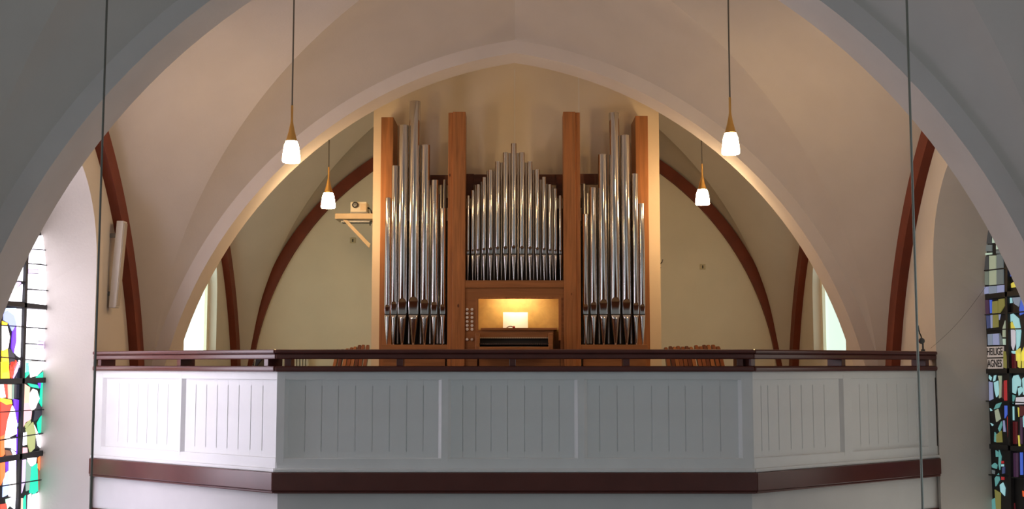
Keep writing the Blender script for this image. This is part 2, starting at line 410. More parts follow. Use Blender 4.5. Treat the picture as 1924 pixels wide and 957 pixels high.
R1 = [('D',[(178,68),(195,92),(198,198),(167,198)]),('PG',[(205,110),(215,130),(215,193),(202,193)]),('GR',[(220,142),(243,180),(225,193),(220,193)]),('GR',[(166,207),(198,207),(198,248),(161,248)]),('PG',[(228,202),(258,198),(267,233),(228,236)]),('PG',[(161,260),(198,257),(198,268),(159,273)]),('GR',[(228,242),(267,242),(269,262),(228,262)]),
 ('D',[(160,285),(178,280),(178,363),(153,368)]),('OP',[(184,278),(224,277),(224,360),(184,366)]),('GR',[(232,270),(269,266),(271,354),(232,358)]),('GG',[(155,380),(177,378),(177,463),(155,463)]),('OP',[(184,375),(227,371),(227,460),(184,464)]),('GR',[(232,370),(271,364),(273,456),(232,460)]),
 ('LI',[(153,478),(175,476),(177,518),(153,522)]),('GB',[(182,473),(229,471),(229,518),(182,523)]),('LI',[(235,469),(275,466),(275,510),(235,517)]),('PU',[(157,562),(179,562),(181,648),(161,652)]),('BL',[(186,562),(197,562),(199,643),(189,645)]),('OL',[(203,572),(237,567),(237,643),(203,646)]),('OL',[(243,557),(277,553),(279,598),(251,643),(243,643)]),
 ('BD',[(164,662),(185,662),(187,738),(169,742)]),('LI',[(191,657),(200,657),(202,738),(193,740)]),('OL',[(206,657),(239,654),(239,733),(206,738)]),('LI',[(244,652),(254,652),(246,688)]),('GB',[(173,782),(201,780),(203,848),(175,850)]),('LI',[(207,780),(241,777),(244,848),(209,848)]),('GR',[(249,775),(261,802),(268,848),(251,848)]),
 ('BL',[(316,312),(333,350),(333,398),(319,408)]),('CY',[(339,357),(354,390),(345,428),(339,420)]),('Y',[(323,457),(345,442),(383,470),(350,478),(326,481)]),('OP',[(352,402),(374,440),(384,462),(351,437)]),
 ('CY',[(299,547),(324,547),(328,578),(301,583)]),('GB',[(331,547),(384,542),(370,602),(342,583)]),('BL',[(391,542),(409,537),(412,640),(379,657),(377,617)]),('CY',[(302,662),(335,652),(369,682),(383,760),(374,850),(357,876),(356,762),(331,692),(306,718)]),
 ('FA',[(314,757),(330,748),(348,762),(348,838),(335,880),(320,838)]),('Y',[(307,738),(325,702),(348,735),(350,755),(330,744),(311,756),(309,828),(302,800)]),('OP',[(269,742),(284,695),(284,798),(269,798)]),('PG',[(269,810),(284,810),(284,848),(273,848)]),
 ('Y',[(387,902),(412,852),(416,950),(386,950)]),('OL',[(276,902),(286,892),(290,950),(274,950)]),('RD',[(308,880),(334,902),(344,950),(306,950)]),('Y',[(352,890),(380,870),(380,950),(356,950)])]
R2 = [('CY',[(302,0),(334,0),(330,16),(311,14)]),('RD',[(305,27),(334,22),(334,103),(307,103)]),('Y',[(341,12),(364,22),(358,103),(346,94)]),('Y',[(372,0),(400,0),(400,98),(371,103)]),('OL',[(259,2),(270,12),(279,60),(274,103),(259,98)]),
 ('CY',[(172,147),(185,160),(181,178),(171,165)]),('CY',[(201,150),(212,147),(206,178),(196,183)]),('LI',[(171,187),(189,192),(194,288),(173,298)]),('CY',[(201,192),(224,182),(229,258),(215,278),(206,240)]),('OP',[(226,152),(245,152),(242,278),(232,283),(234,190)]),('RD',[(251,212),(260,182),(260,288),(251,278)]),('R',[(263,182),(285,177),(287,298),(263,298)]),
 ('CY',[(301,202),(320,152),(345,147),(361,180),(359,213),(340,213),(330,258),(311,248)]),('CY',[(346,227),(364,217),(374,240),(351,268)]),('FA',[(336,282),(400,277),(400,320),(332,323)]),('TE',[(306,262),(328,272),(315,318),(306,308)]),('CY',[(372,170),(400,150),(400,265),(378,262)]),
 ('TE',[(201,352),(215,322),(244,312),(230,342)]),('CY',[(176,347),(189,360),(181,364)]),('CY',[(179,436),(195,446),(190,454)]),('TE',[(226,470),(245,427),(248,450),(235,488)]),('OP',[(206,362),(224,352),(239,410),(215,428)]),('OL',[(212,512),(244,484),(249,552),(217,553)]),('TE',[(205,492),(223,520),(219,552),(203,548)]),('BL',[(265,332),(284,332),(281,380),(266,406)]),
 ('LI',[(256,422),(262,422),(269,488),(259,488)]),('R',[(281,402),(299,384),(299,566),(286,520)]),('CY',[(309,337),(320,337),(321,418),(311,418)]),('Y',[(345,342),(352,347),(350,398)]),('RD',[(356,332),(390,337),(390,388),(356,393)]),('CY',[(376,402),(395,374),(395,468),(379,458)]),('Y',[(346,512),(352,512),(357,578),(351,578)]),('RD',[(305,430),(340,430),(340,560),(306,560)]),('PU',[(360,405),(372,405),(372,560),(360,560)]),
 ('TE',[(211,602),(224,612),(224,640),(213,640)]),('TE',[(187,692),(205,678),(219,690),(215,713),(191,705)]),('TE',[(231,602),(244,640),(235,718),(229,690)]),('R',[(246,666),(258,666),(258,681),(246,681)]),('CY',[(246,686),(258,686),(258,699),(246,699)]),('BL',[(291,617),(304,617),(304,768),(291,768)]),('BL',[(359,617),(372,617),(374,748),(361,748)]),('BD',[(251,707),(264,702),(264,740),(251,743)]),
 ('R',[(246,762),(261,760),(260,781),(246,781)]),('TE',[(206,772),(227,742),(234,780),(211,818)]),('CY',[(237,812),(254,798),(267,830),(264,876),(241,850)]),('OL',[(206,842),(239,862),(239,980),(216,980)]),('TE',[(189,902),(205,892),(214,980),(191,980)]),('O',[(373,847),(400,862),(400,890),(376,880)]),('RD',[(301,942),(324,922),(330,980),(301,980)]),('GR',[(189,720),(204,725),(203,745),(190,742)]),('PU',[(310,620),(345,620),(345,760),(312,760)])]
kr = WIN_RIGHT
CR = dict(D=((.05, .055, .06), kr), PG=((.55, .72, .58), kr), GR=((.16, .19, .19), kr), OP=((.42, .48, .34), kr), GG=((.18, .22, .18), kr), LI=((.34, .38, .62), kr), GB=((.26, .32, .42), kr), PU=((.07, .03, .07), kr),
          BL=((.06, .13, .62), kr*1.3), OL=((.26, .24, .06), kr), BD=((.06, .08, .2), kr), CY=((.45, .85, .9), kr), Y=((.85, .75, .12), kr), FA=((.75, .72, .8), kr), RD=((.1, .012, .015), kr), R=((.5, .025, .03), kr), TE=((.14, .42, .4), kr), O=((1, .12, .02), kr))
MID1 = (bays[3][0] + bays[3][1])/2 + SHIFT
wl = win_root('bright stained glass lancet window with red, violet and green figures, left wall', (-XGL, MID1, EYE + ZSILL))
backing(wl, -1, MID1, pointed_loop(*GLASS, ZSILL + .3), XGL + .008)
def trace(root, lst, off, sc, sx, cols, pre):
    for k, poly in lst:
        c, s_ = cols[k]
        gx = sum(p[0] for p in poly)/len(poly); gy = sum(p[1] for p in poly)/len(poly); q_ = 1.05 if sx < 0 else 1.04
        pts = [atx(off[0] + (gx + (x - gx)*q_)*sc, off[1] + (gy + (y - gy)*q_)*sc, sx*XGL) for x, y in poly]
        pane(root, pts, sx, emit_mat(pre + '_' + k, c, s_))
for k_ in CL:
    if k_ not in 'WD': CL[k_] = (CL[k_][0], CL[k_][1]*1.6)
trace(wl, L1, (0, 420), 120/410, -1, CL, 'glass_left')
trace(wl, L2, (0, 680), 120/415, -1, CL, 'glass_left')
def grid_panes(root, sx, mat, mid, u0, u1, z0, z1, nu, nz, xx=XGL):
    for i in range(nu):
        for j in range(nz):
            a = u0 + (u1-u0)*i/nu + .008; b = u0 + (u1-u0)*(i+1)/nu - .008; c = z0 + (z1-z0)*j/nz + .008; d = z0 + (z1-z0)*(j+1)/nz - .008
            pane(root, [(sx*xx, mid+a, EYE+c), (sx*xx, mid+b, EYE+c), (sx*xx, mid+b, EYE+d), (sx*xx, mid+a, EYE+d)], sx, mat)
grid_panes(wl, -1, emit_mat('glass_left_unseen', (.91, .86, 1.0), 8.4), MID1, -.98, -.10, -1.2, .85, 3, 6)  # unseen panes, glowing stronger than the visible ones to light the balustrade
grid_panes(wl, -1, emit_mat('glass_left_low', (.8, .75, 1.0), 2.5), MID1, -.98, .98, ZSILL+.35, -1.45, 5, 3)
grid_panes(wl, -1, emit_mat('glass_left_unseen', (.91, .86, 1.0), 8.4), MID1, -.72, .05, .90, 1.30, 3, 1)  # hidden top panes added to bring the light from higher up
grid_panes(wl, -1, emit_mat('glass_left_unseen', (.91, .86, 1.0), 8.4), MID1, -.42, .05, 1.32, 1.6, 2, 1)
def bar(root, pts, hw, sx, name, xx):
    a, b = [atx(px, py, sx*xx) for px, py in pts]
    d = (b - a).normalized(); n_ = Vector((0, -d.z, d.y))*hw
    MB().prism([a - n_, b - n_, b + n_, a + n_], (sx*.03, 0, 0)).build(name, M['lead'], root)
for pts, hw in (([(52, 455), (48, 570)], .026), ([(48, 570), (43.5, 715)], .026), ([(43.5, 715), (35.5, 965)], .026), ([(-30, 565.5), (88, 578)], .022), ([(-30, 718.5), (85, 714.7)], .024), ([(-30, 870), (80, 852)], .024)):
    bar(wl, pts, hw, -1, 'window_bar', XGL - .025)
for pts in ([(52, 468), (86, 470)], [(30, 493), (88, 498.5)], [(20, 527), (48, 530)], [(52, 543), (91, 546.5)], [(0, 611), (89, 618)], [(0, 671), (88, 679)], [(0, 775), (85, 770)], [(0, 828), (85, 814)], [(0, 915), (80, 902)]):
    bar(wl, pts, .004, -1, 'saddle_bar', XGL - .02)
wr = win_root('dim stained glass lancet window lettered HEILIGE AGNES with a haloed figure, right wall', (XGL, MID1, EYE + ZSILL))
backing(wr, 1, MID1, pointed_loop(*GLASS, ZSILL + .3), XGL + .008)
trace(wr, R1, (1804, 400), 120/410, 1, CR, 'glass_right')
trace(wr, R2, (1804, 660), 120/387, 1, CR, 'glass_right')
grid_panes(wr, 1, emit_mat('glass_right_unseen', (1.0, .98, .9), 1.1), MID1, -.98, -.10, -1.2, .85, 3, 6)  # out-of-frame panes, brightened to throw light on the right balustrade panels
grid_panes(wr, 1, emit_mat('glass_right_unseen', (1.0, .98, .9), 1.1), MID1, -.98, .98, ZSILL+.35, -1.45, 5, 3)
for pts, hw in (([(1891, 470), (1889, 552)], .026), ([(1889, 552), (1893, 690)], .022), ([(1893, 690), (1897, 965)], .024), ([(1850, 558), (1960, 545)], .022), ([(1852, 698), (1960, 696)], .022), ([(1858, 839), (1960, 848)], .022)):
    bar(wr, pts, hw, 1, 'window_bar', XGL - .025)
for pts in ([(1848, 509), (1890, 504)], [(1849, 592), (1924, 586)], [(1852, 620), (1924, 618)], [(1850, 754), (1924, 757)], [(1853, 892), (1924, 900)]):
    bar(wr, pts, .005, 1, 'saddle_bar', XGL - .02)
# lettered glass tablets
crm = emit_mat('glass_tablet', (.5, .42, .38), kr)
for txt, q in (('HEILIGE', [(1853, 652), (1884, 651), (1884, 671), (1854.5, 672)]), ('AGNES', [(1854.5, 674.5), (1883, 674), (1882.5, 693), (1855.5, 694)])):
    pts = [atx(x, y, XGL) for x, y in q]
    tb = pane(wr, pts, 1, crm)
    cu = bpy.data.curves.new('lettering', 'FONT'); cu.body = txt; cu.size = .105; cu.align_x = 'CENTER'; cu.align_y = 'CENTER'; cu.extrude = .001; cu.offset = .0015
    to = bpy.data.objects.new('lettering', cu); col.objects.link(to)
    c = sum(pts, Vector())/4
    wdt = abs(pts[0].y - pts[1].y)
    to.data.materials.append(M['lead']); to.parent = wr
    to.location = c - ORI[wr.name] + Vector((-.004, 0, 0))
    to.rotation_euler = (pi/2, 0, -pi/2)
    bpy.context.view_layer.update()
    sxx = wdt*.94/max(to.dimensions.x, 1e-3); to.scale = (sxx, .9, 1)
# nave windows behind and beside the camera (out of frame) and the two small gallery windows
for i in range(3):
    mid = (bays[i][0] + bays[i][1])/2 + SHIFT
    for sx in (-1, 1):
        o = win_root('pale leaded lancet window in the %s nave wall' % ('left' if sx < 0 else 'right'), (sx*XGL, mid, EYE + ZSILL))
        o['group'] = 'nave windows on the %s' % ('left' if sx < 0 else 'right')
        c = (.73, .90, 1.0)
        MB().prism([(sx*XGL, mid + u, z + EYE) for u, z in pointed_loop(*GLASS, ZSILL + .3)], (sx*.01, 0, 0)).build('pane', emit_mat('nave_glass_%d' % sx, c, NAVE_L if sx < 0 else NAVE_R), o)
        for zz in (-1.6, -.9, -.2, .5, 1.1):
            MB().box(min(sx*XGL, sx*(XGL-.03)), max(sx*XGL, sx*(XGL-.03)), mid - .88, mid + .88, EYE + zz - .02, EYE + zz + .02).build('window_bar', M['lead'], o)
        MB().box(min(sx*XGL, sx*(XGL-.03)), max(sx*XGL, sx*(XGL-.03)), mid - .02, mid + .02, EYE + ZSILL + .35, EYE + 1.5).build('window_bar', M['lead'], o)
mid = (bays[4][0] + bays[4][1])/2
for sx in (-1, 1):
    o = win_root('pale green glazed gallery window beside the red rib, %s of the organ' % ('left' if sx < 0 else 'right'), (sx*(W+.15), mid, EYE + .08))
    loop = [(u*.985, z) for u, z in pointed_loop(*NSMALL, .09)]
    MB().prism([(sx*(W+.14), mid + u, z + EYE) for u, z in loop], (sx*.01, 0, 0)).build('pane', emit_mat('gallery_glass_%d' % sx, (.70, .90, .80), 2.2 if sx < 0 else 1.0), o)
    for u0, u1 in ((.66, .76), (-.76, -.66)):
        MB().box(*sorted((sx*(W+.145), sx*(W+.10))), mid + u0, mid + u1, EYE + .1, EYE + (1.2 if abs(u0) > .1 else 1.85)).build('frame', M['cream'], o)
    MB().box(*sorted((sx*(W+.145), sx*(W+.10))), mid - .7, mid + .7, EYE + .08, EYE + .14).build('frame', M['cream'], o)

# ------------------------------------------------------------------ gallery balustrade
YF, XF, YW = 9.70, 1.93, 11.20
corner = [Vector((-W, YW, 0)), Vector((-XF, YF, 0)), Vector((XF, YF, 0)), Vector((W, YW, 0))]
dirs = [(corner[i+1] - corner[i]).normalized() for i in range(3)]
nrm = [Vector((d.y, -d.x, 0)) for d in dirs]
def mitre(i):
    if i == 0: return Vector((0, -1/abs(nrm[0].y), 0))
    if i == 3: return Vector((0, -1/abs(nrm[2].y), 0))
    a, b = nrm[i-1], nrm[i]; return (a + b)/(1 + a.dot(b))
def strip(sec, w0, w1, z0, z1):
    a, b = corner[sec], corner[sec+1]; ma, mbv = mitre(sec), mitre(sec+1)
    ring = [a + ma*w1, b + mbv*w1, b + mbv*w0, a + ma*w0]
    return MB().hexa([p + Vector((0,0,EYE+z0)) for p in ring], [p + Vector((0,0,EYE+z1)) for p in ring])
def s_of(sec, px):
    u = (px - CXP)/FPX; a = corner[sec]; d = dirs[sec]
    # (a.x + s d.x) = u (a.y + s d.y)
    return (u*a.y - a.x)/(d.x - u*d.y)
def fpt(sec, s, w_, z): return corner[sec] + dirs[sec]*s + nrm[sec]*w_ + Vector((0, 0, EYE + z))
bal = empty('gallery_balustrade', (0, YF, EYE - .95), 'three-sided white panelled gallery balustrade with maroon handrail', 'balustrade')
for sec in range(3):
    strip(sec, -.15, .055, .088, .121).build('handrail', M['rail'], bal, bevel=.012)
    strip(sec, -.13, .035, .043, .088).build('rail_moulding', M['rail'], bal, bevel=.01)
    strip(sec, -.15, .05, -.060, -.014).build('lower_rail', M['rail'], bal, bevel=.015)
    strip(sec, -.06, .055, -1.012, -.868).build('base_board', M['rail'], bal, bevel=.006)
    strip(sec, -.06, .04, -1.035, -1.012).build('base_moulding', M['rail'], bal, bevel=.008)
    strip(sec, -.05, 0, -.125, -.060).build('top_frame', M['white'], bal, bevel=.004)
    strip(sec, -.05, 0, -.845, -.755).build('bottom_frame', M['white'], bal, bevel=.008)
    strip(sec, -.05, .03, -.868, -.838).build('skirting', M['white'], bal, bevel=.008)
for sec in range(3):
    strip(sec, -.085, -.062, -.868, -.062).build('unseen_backing', M['beam'], bal)  # unseen dark backing, added to darken the reflections in the pipe mouths
PANELS = [(0, [(200, 338, [223.6, 241.5, 259, 277, 296, 315]), (348, 519, [367, 387, 407, 427, 447.5, 470, 492])]),
          (1, [(543, 825, [575, 606, 637, 669, 701, 733, 765, 796]), (848, 1079, [857+13, 889.4+5, 921+2, 953.6, 985.4, 1018, 1050]), (1102, 1385, [1125.5, 1158.6, 1190, 1223, 1254.8, 1286, 1317.7, 1351])]),
          (2, [(1415, 1577, [1421.4+10, 1444, 1463.5, 1485.6, 1506.5, 1528, 1549]), (1598, 1733, [1609+6, 1631, 1648, 1666.4, 1685, 1703.5, 1721])])]
PZ0, PZ1 = -.757, -.123
plank_cache = {}
def plank_mesh(wd):
    key = round(wd, 3)
    if key in plank_cache: return plank_cache[key]
    mb = MB(); h = PZ1 - PZ0; g = .005; d = .007; ch = .045
    rows = []
    for z, c in ((0, 0), (ch, 0), (ch + .015, 1), (h - ch - .015, 1), (h - ch, 0), (h, 0)):
        rows.append([(-wd/2 + .0003, .02, z), (-wd/2 + .0003, -0.0 + (d if c else 0), z), (-wd/2 + (g if c else .0006), 0, z), (wd/2 - (g if c else .0006), 0, z), (wd/2 - .0003, (d if c else 0), z), (wd/2 - .0003, .02, z)])
    for r_ in rows: mb.v += [Vector(p) for p in r_]
    for k in range(5):
        for i in range(5): mb.f.append((k*6+i, k*6+i+1, (k+1)*6+i+1, (k+1)*6+i))
    mb.f += [(0,1,2,3,4,5), (35,34,33,32,31,30)]
    plank_cache[key] = mb.mesh('plank', M['white']); return plank_cache[key]
for sec, plist in PANELS:
    L_ = (corner[sec+1] - corner[sec]).length
    rz = math.atan2(dirs[sec].y, dirs[sec].x)
    edges_s = []
    for p0, p1, gr in plist:
        s0, s1 = s_of(sec, p0), s_of(sec, p1); edges_s.append((s0, s1))
        cuts = [s0 - .01] + [s_of(sec, g) for g in gr] + [s1 + .01]
        for a, b in zip(cuts[:-1], cuts[1:]):
            o = bpy.data.objects.new('plank', plank_mesh(b - a)); o.parent = bal
            o.location = fpt(sec, (a + b)/2, -.028, PZ0) - ORI[bal.name]; o.rotation_euler = (0, 0, rz); col.objects.link(o)
    # stiles with chamfered edges
    bounds = [(-.0 if sec else .02, edges_s[0][0])] + [(edges_s[i][1], edges_s[i+1][0]) for i in range(len(edges_s)-1)] + [(edges_s[-1][1], L_ if sec < 2 else L_ - .02)]
    for i, (a, b) in enumerate(bounds):
        first, last = i == 0, i == len(bounds)-1
        c0 = 0 if first else .024; c1 = 0 if last else .024
        prof = [(a - (0 if first else .004), -.03), (a + c0, 0.002), (b - c1, 0.002), (b + (0 if last else .004), -.03)]
        if first: prof = [(a, -.05)] + prof[1:]
        if last: prof = prof[:-1] + [(b, -.05)]
        poly = [fpt(sec, s, w_, PZ0 - .03) for s, w_ in prof]
        MB().prism(poly, (0, 0, PZ1 - PZ0 + .06)).build('stile', M['white'], bal)
POSTS = [(0, [188, 336, 499]), (1, [543, 752, 963, 1176, 1388]), (2, [1406, 1576, 1733])]
for sec, pl in POSTS:
    for px in pl:
        s = s_of(sec, px) + (.03 if sec != 1 else 0); hw = .026
        poly = [fpt(sec, s - hw, .012, -.016), fpt(sec, s + hw, .012, -.016), fpt(sec, s + hw, -.145, -.016), fpt(sec, s - hw, -.145, -.016)]
        MB().prism(poly, (0, 0, .062)).build('rail_post', M['rail'], bal, bevel=.004)
# gallery slab: fascia, soffit board, floor
for sec in range(3):
    struct(strip(sec, -.16, -.035, -1.33, -1.033).build('trim_%d' % tn, M['fascia'])); tn += 1
    struct(strip(sec, -.16, -.02, -1.45, -1.33).build('trim_%d' % tn, M['rail'])); tn += 1
ring = [corner[0] + mitre(0)*-.1, corner[1] + mitre(1)*-.1, corner[2] + mitre(2)*-.1, corner[3] + mitre(3)*-.1, Vector((W, YEND, 0)), Vector((-W, YEND, 0))]
struct(MB().prism([p + Vector((0, 0, EYE - 1.2)) for p in ring], (0, 0, .25)).build('floor_gallery', M['gfloor']))
struct(MB().prism([p + Vector((0, 0, EYE - 1.36)) for p in ring], (0, 0, .1)).build('ceiling_gallery', M['wall']))

# ------------------------------------------------------------------ the organ
YO = 13.50
GF = EYE - .95
organ = empty('pipe_organ', (0, YO, GF), 'pine cased pipe organ with shining tin pipes in three fields', 'organ')
def px_box(p0, p1, ya, yb, yf, depth, name, mat, bevel=0, parent=organ):
    return MB().box(X(p0, yf), X(p1, yf), yf, yf + depth, Z(yb, yf), Z(ya, yf)).build(name, mat, parent, bevel=bevel)
yp = YO
for (a, b, top) in ((711.5, 735, 220), (1198, 1222, 218)):
    MB().box(X(a, yp+.24), X(b, yp+.24), yp + .24, YB - .01, GF, Z(top, yp+.24)).build('side_post', M['pine'], organ, bevel=.004)
for (a, m_, b) in ((840, 848.5, 873), (1092, 1083, 1060)):
    top = 210
    x0, x1 = sorted((X(m_, yp), X(b, yp)))
    MB().box(x0, x1, yp, yp + .30, GF, Z(top, yp)).build('front_post', M['pine'], organ, bevel=.004)
    x0, x1 = sorted((X(a, yp), X(m_, yp)))
    MB().box(x0 - .001, x1 + .001, yp + .025, yp + .30, GF, Z(top, yp) - .004).build('post_board', M['pine'], organ, bevel=.004)
# pipes
def pipe(cx, cy, r, zf, zs, zr, za, zt, mat, mouth=True, n=32):
    mb = MB(); c_ = .58*r
    lv = [(zs, c_), (zr, c_)] + [(zr + (za - zr)*t, c_ + (r - c_)*t) for t in (.2, .4, .6, .8, 1.0)] + [(zt, 9)]
    def ringp(z, rr, lim):
        out_ = []
        for i in range(n):
            a = 2*pi*i/n; x, y = rr*cos(a), rr*sin(a); out_.append(Vector((cx + x, cy + max(y, -lim), z)))
        return out_
    rings = [ringp(z, r, lim) for z, lim in lv] + [ringp(zt, r*.9, 9), ringp(zt - .25, r*.9, 9)]
    for q in rings: mb.v += q
    for k in range(len(rings)-1):
        for i in range(n):
            j = (i+1) % n; mb.f.append((k*n+i, k*n+j, (k+1)*n+j, (k+1)*n+i))
    mb.f.append(tuple(range(n))[::-1])
    m0 = (len(rings)-1)*n; mb.f.append(tuple(range(m0, m0+n)))
    body = mb.build('pipe', mat, organ, smooth=True)
    ft = MB(); zt2 = zs - .013; hl = (za - zr)*.85
    rings = []
    for z, lim in ((zt2, c_), (zt2 - hl*.35, c_ + (r - c_)*.35), (zt2 - hl*.7, c_ + (r - c_)*.7), (zt2 - hl, 9), (zf, 9)):
        t = (zt2 - z)/(zt2 - zf); rr = r*.98*(1 - t) + r*.2*t
        rings.append(ringp(z, rr, lim))
    for q in rings: ft.v += q
    for k in range(len(rings)-1):
        for i in range(n):
            j = (i+1) % n; ft.f.append((k*n+i, k*n+j, (k+1)*n+j, (k+1)*n+i))
    ft.f.append(tuple(range(n))[::-1]); ft.f.append(tuple(range(4*n, 5*n)))
    ft.build('pipe_foot', mat, body, smooth=True)
    sl = MB(); a = ringp(zs - .014, r*.96, c_*.9); b = ringp(zs + .001, r*.96, c_*.9)
    sl.v += a + b
    for i in range(n):
        j = (i+1) % n; sl.f.append((i, j, n+j, n+i))
    sl.build('mouth_slot', M['slot'], body)
yq = YO + .13
LEFT = [(726.5, 10, 372, 573), (739, 12.5, 312, 567), (755, 18.5, 236, 561), (776, 21, 191, 558), (797, 17.5, 273, 563), (815, 13.5, 339, 568), (831, 11, 392, 572)]
RIGHT = [(1101, 11, 403, 572), (1116, 13.5, 353, 568), (1134.5, 17.5, 291, 563), (1157, 20, 213, 559), (1178, 18, 255, 562), (1196, 12, 327, 569), (1208, 10.5, 383, 572)]
for lst in (LEFT, RIGHT):
    for px, wd, yt, ym in lst:
        r = wd/2*yq/FPX
        pipe(X(px, yq), yq, r, Z(649, yq), Z(590.5, yq), Z(ym + wd*.42, yq), Z(ym, yq), Z(yt, yq), M['tin'])
CX = [878.5, 887.5, 897.5, 909, 921.3, 934.7, 949.7, 965.3, 981, 996.3, 1010, 1023, 1034.3, 1044.5, 1054]
CW = [5.6, 6.4, 7, 7.8, 8.6, 9.2, 9.8, 10.4, 9.8, 9.2, 8.6, 7.8, 7, 6.4, 5.6]
CT = [368, 358, 347, 333.5, 319.5, 304, 287, 270, 287, 304, 319, 333, 347, 355, 368]
CM = [470, 469, 468, 466, 465, 463.5, 462.5, 461.5, 462.5, 463.5, 465, 466, 468, 469, 470]
yc = YO + .10
for px, wd, yt, ym in zip(CX, CW, CT, CM):
    r = wd/2*yc/FPX
    pipe(X(px, yc), yc, r, Z(527, yc), Z(477, yc), Z(ym + wd*.42, yc), Z(ym, yc), Z(yt, yc), M['tin'], n=24)
# inner row of pipes standing behind the front ones
yi = YO + .42
for px, wd, yt in ((892.5, 5, 348), (904, 5, 342), (916, 5, 322), (928, 5, 322), (942, 5, 306), (957.5, 5, 288), (973.5, 5, 288), (989, 5, 306), (1003, 5, 320), (1016.5, 5, 338), (1028, 5, 346), (1040, 5, 352)):
    r = wd/2*yi/FPX; MB().lathe([(r*.3, Z(526, yi)), (r, Z(495, yi)), (r, Z(yt, yi))], 14, (X(px, yi), yi, 0)).build('inner_pipe', M['zinc'], organ, smooth=True)
for px, wd, yt in ((746, 5, 330), (768, 5, 345), (790, 5, 350), (808, 5, 352), (822, 6, 365), (828, 6, 348), (834, 7, 338), (1098, 8, 346), (1104, 7, 364), (1110, 6, 380), (1126, 5, 362), (1144, 5, 350), (1166, 5, 350), (1187, 5, 342)):
    r = wd/2*yi/FPX; MB().lathe([(r, Z(646, yi)), (r, Z(yt, yi))], 14, (X(px, yi), yi, 0)).build('inner_pipe', M['zinc'], organ, smooth=True)
# inner timber: cross beam, its brackets, dark sheets painting the shade behind the pipes
yb_ = YO + .55
px_box(806, 841, 329, 347, yb_, .05, 'cross_beam', M['beam'])
px_box(872, 1061, 328, 347, yb_, .05, 'cross_beam', M['beam'])
px_box(1092, 1128, 327, 346, yb_, .05, 'cross_beam', M['beam'])
px_box(872, 889, 327, 372, yb_ - .02, .05, 'beam_bracket', M['beam'])
px_box(1046, 1061, 328, 372, yb_ - .02, .05, 'beam_bracket', M['beam'])
px_box(735, 841, 415, 655, yb_, .03, 'shade_sheet', M['dark'])
px_box(872, 1061, 392, 560, yb_, .03, 'shade_sheet', M['dark'])
px_box(1092, 1199, 415, 655, yb_, .03, 'shade_sheet', M['dark'])
for a, b in ((824, 840), (1093, 1107)):
    px_box(a, b, 372, 390, YO + .46, .04, 'wind_block', M['slot'])
# side fields: sill rail and lower panel
for a, b in ((716, 840), (1092, 1217)):
    px_box(a, b, 648, 657, YO + .03, .3, 'sill_rail', M['oak'], .004)
    px_box(a + 4, b - 4, 657, 960, YO + .1, .25, 'lower_panel', M['oak'])
# middle: sill rail, head panel, stop jambs, console recess
px_box(873, 1060, 527, 541, YO + .01, .32, 'sill_rail', M['oak'], .004)
px_box(873, 1060, 541, 560.5, YO + .03, .04, 'head_panel', M['oak'])
px_box(873, 896.5, 560, 960, YO + .035, .28, 'stop_jamb', M['oak'])
px_box(1053, 1060, 560, 960, YO + .035, .28, 'stop_jamb', M['oak'])
px_box(893.5, 898.5, 559, 632, YO + .02, .05, 'recess_frame', M['pine'])
px_box(1050, 1055, 559, 640, YO + .02, .05, 'recess_frame', M['pine'])
px_box(893.5, 1055, 558, 561.5, YO + .018, .05, 'recess_frame', M['pine'])
MB().box(X(873, YO), X(1060, YO), YO + .33, YO + .36, Z(660, YO), Z(541, YO)).build('recess_back', M['oakv'], organ)
st = px_box(930, 1012, 552, 556, YO + .10, .05, 'light_strip', M['strip']); st['label'] = 'glowing warm strip light under the console head'
for row, y in enumerate((581.7, 589.3, 596.8, 604.4, 612, 619.2, 638.2)):
    for px in (877.8, 886.8):
        c = at(px, y, YO + .02)
        mb = MB().lathe([(.009, -.035), (.009, -.01), (.0165, -.008), (.0165, .004), (.012, .008)], 12, (0, 0, 0))
        mb.v = [Vector((p.x, -p.z, p.y)) + c for p in mb.v]
        mb.build('stop_knob', M['knob'], organ, smooth=True)
# music desk, key cheeks, keys
MB().hexa([(X(903, YO), YO - .04, Z(620.5, YO)), (X(1047, YO), YO - .04, Z(620.5, YO)), (X(1047, YO), YO + .33, Z(620.5, YO)), (X(903, YO), YO + .33, Z(620.5, YO))],
          [(X(903, YO), YO - .04, Z(616.8, YO)), (X(1047, YO), YO - .04, Z(616.8, YO)), (X(1047, YO), YO + .33, Z(616.8, YO)), (X(903, YO), YO + .33, Z(616.8, YO))]).build('music_ledge', M['oak'], organ)
px_box(897, 1040, 620.5, 634, YO, .3, 'key_slip', M['oak'])
px_box(893, 900.5, 626, 657, YO - .22, .5, 'key_cheek', M['oak'], .006)
px_box(1031, 1039, 626, 657, YO - .22, .5, 'key_cheek', M['oak'], .006)
px_box(900, 1032, 652, 664, YO - .24, .5, 'key_bed', M['oak'], .004)
px_box(900, 1032, 634, 652, YO + .02, .05, 'key_well', M['slot'])
for y, mat, nm, dy in ((634, M['keyl'], 'upper_keys', -.02), (645.5, M['keyw'], 'lower_keys', -.16)):
    mb = MB(); nk = 32
    for i in range(nk):
        a = X(900.5 + 131*i/nk, YO) + .001; b = X(900.5 + 131*(i+1)/nk, YO) - .002
        mb.box(a, b, YO + dy, YO + .04, Z(y + (2.2 if dy > -.1 else 3), YO), Z(y, YO))
    o = mb.build(nm, mat, organ); o['kind'] = 'stuff'
px_box(900, 1052, 664, 960, YO + .05, .05, 'knee_panel', M['oak'])
MB().box(X(873, YO), X(1060, YO), YO + .20, YO + .23, GF, Z(655, YO)).build('knee_back', M['oak'], organ)

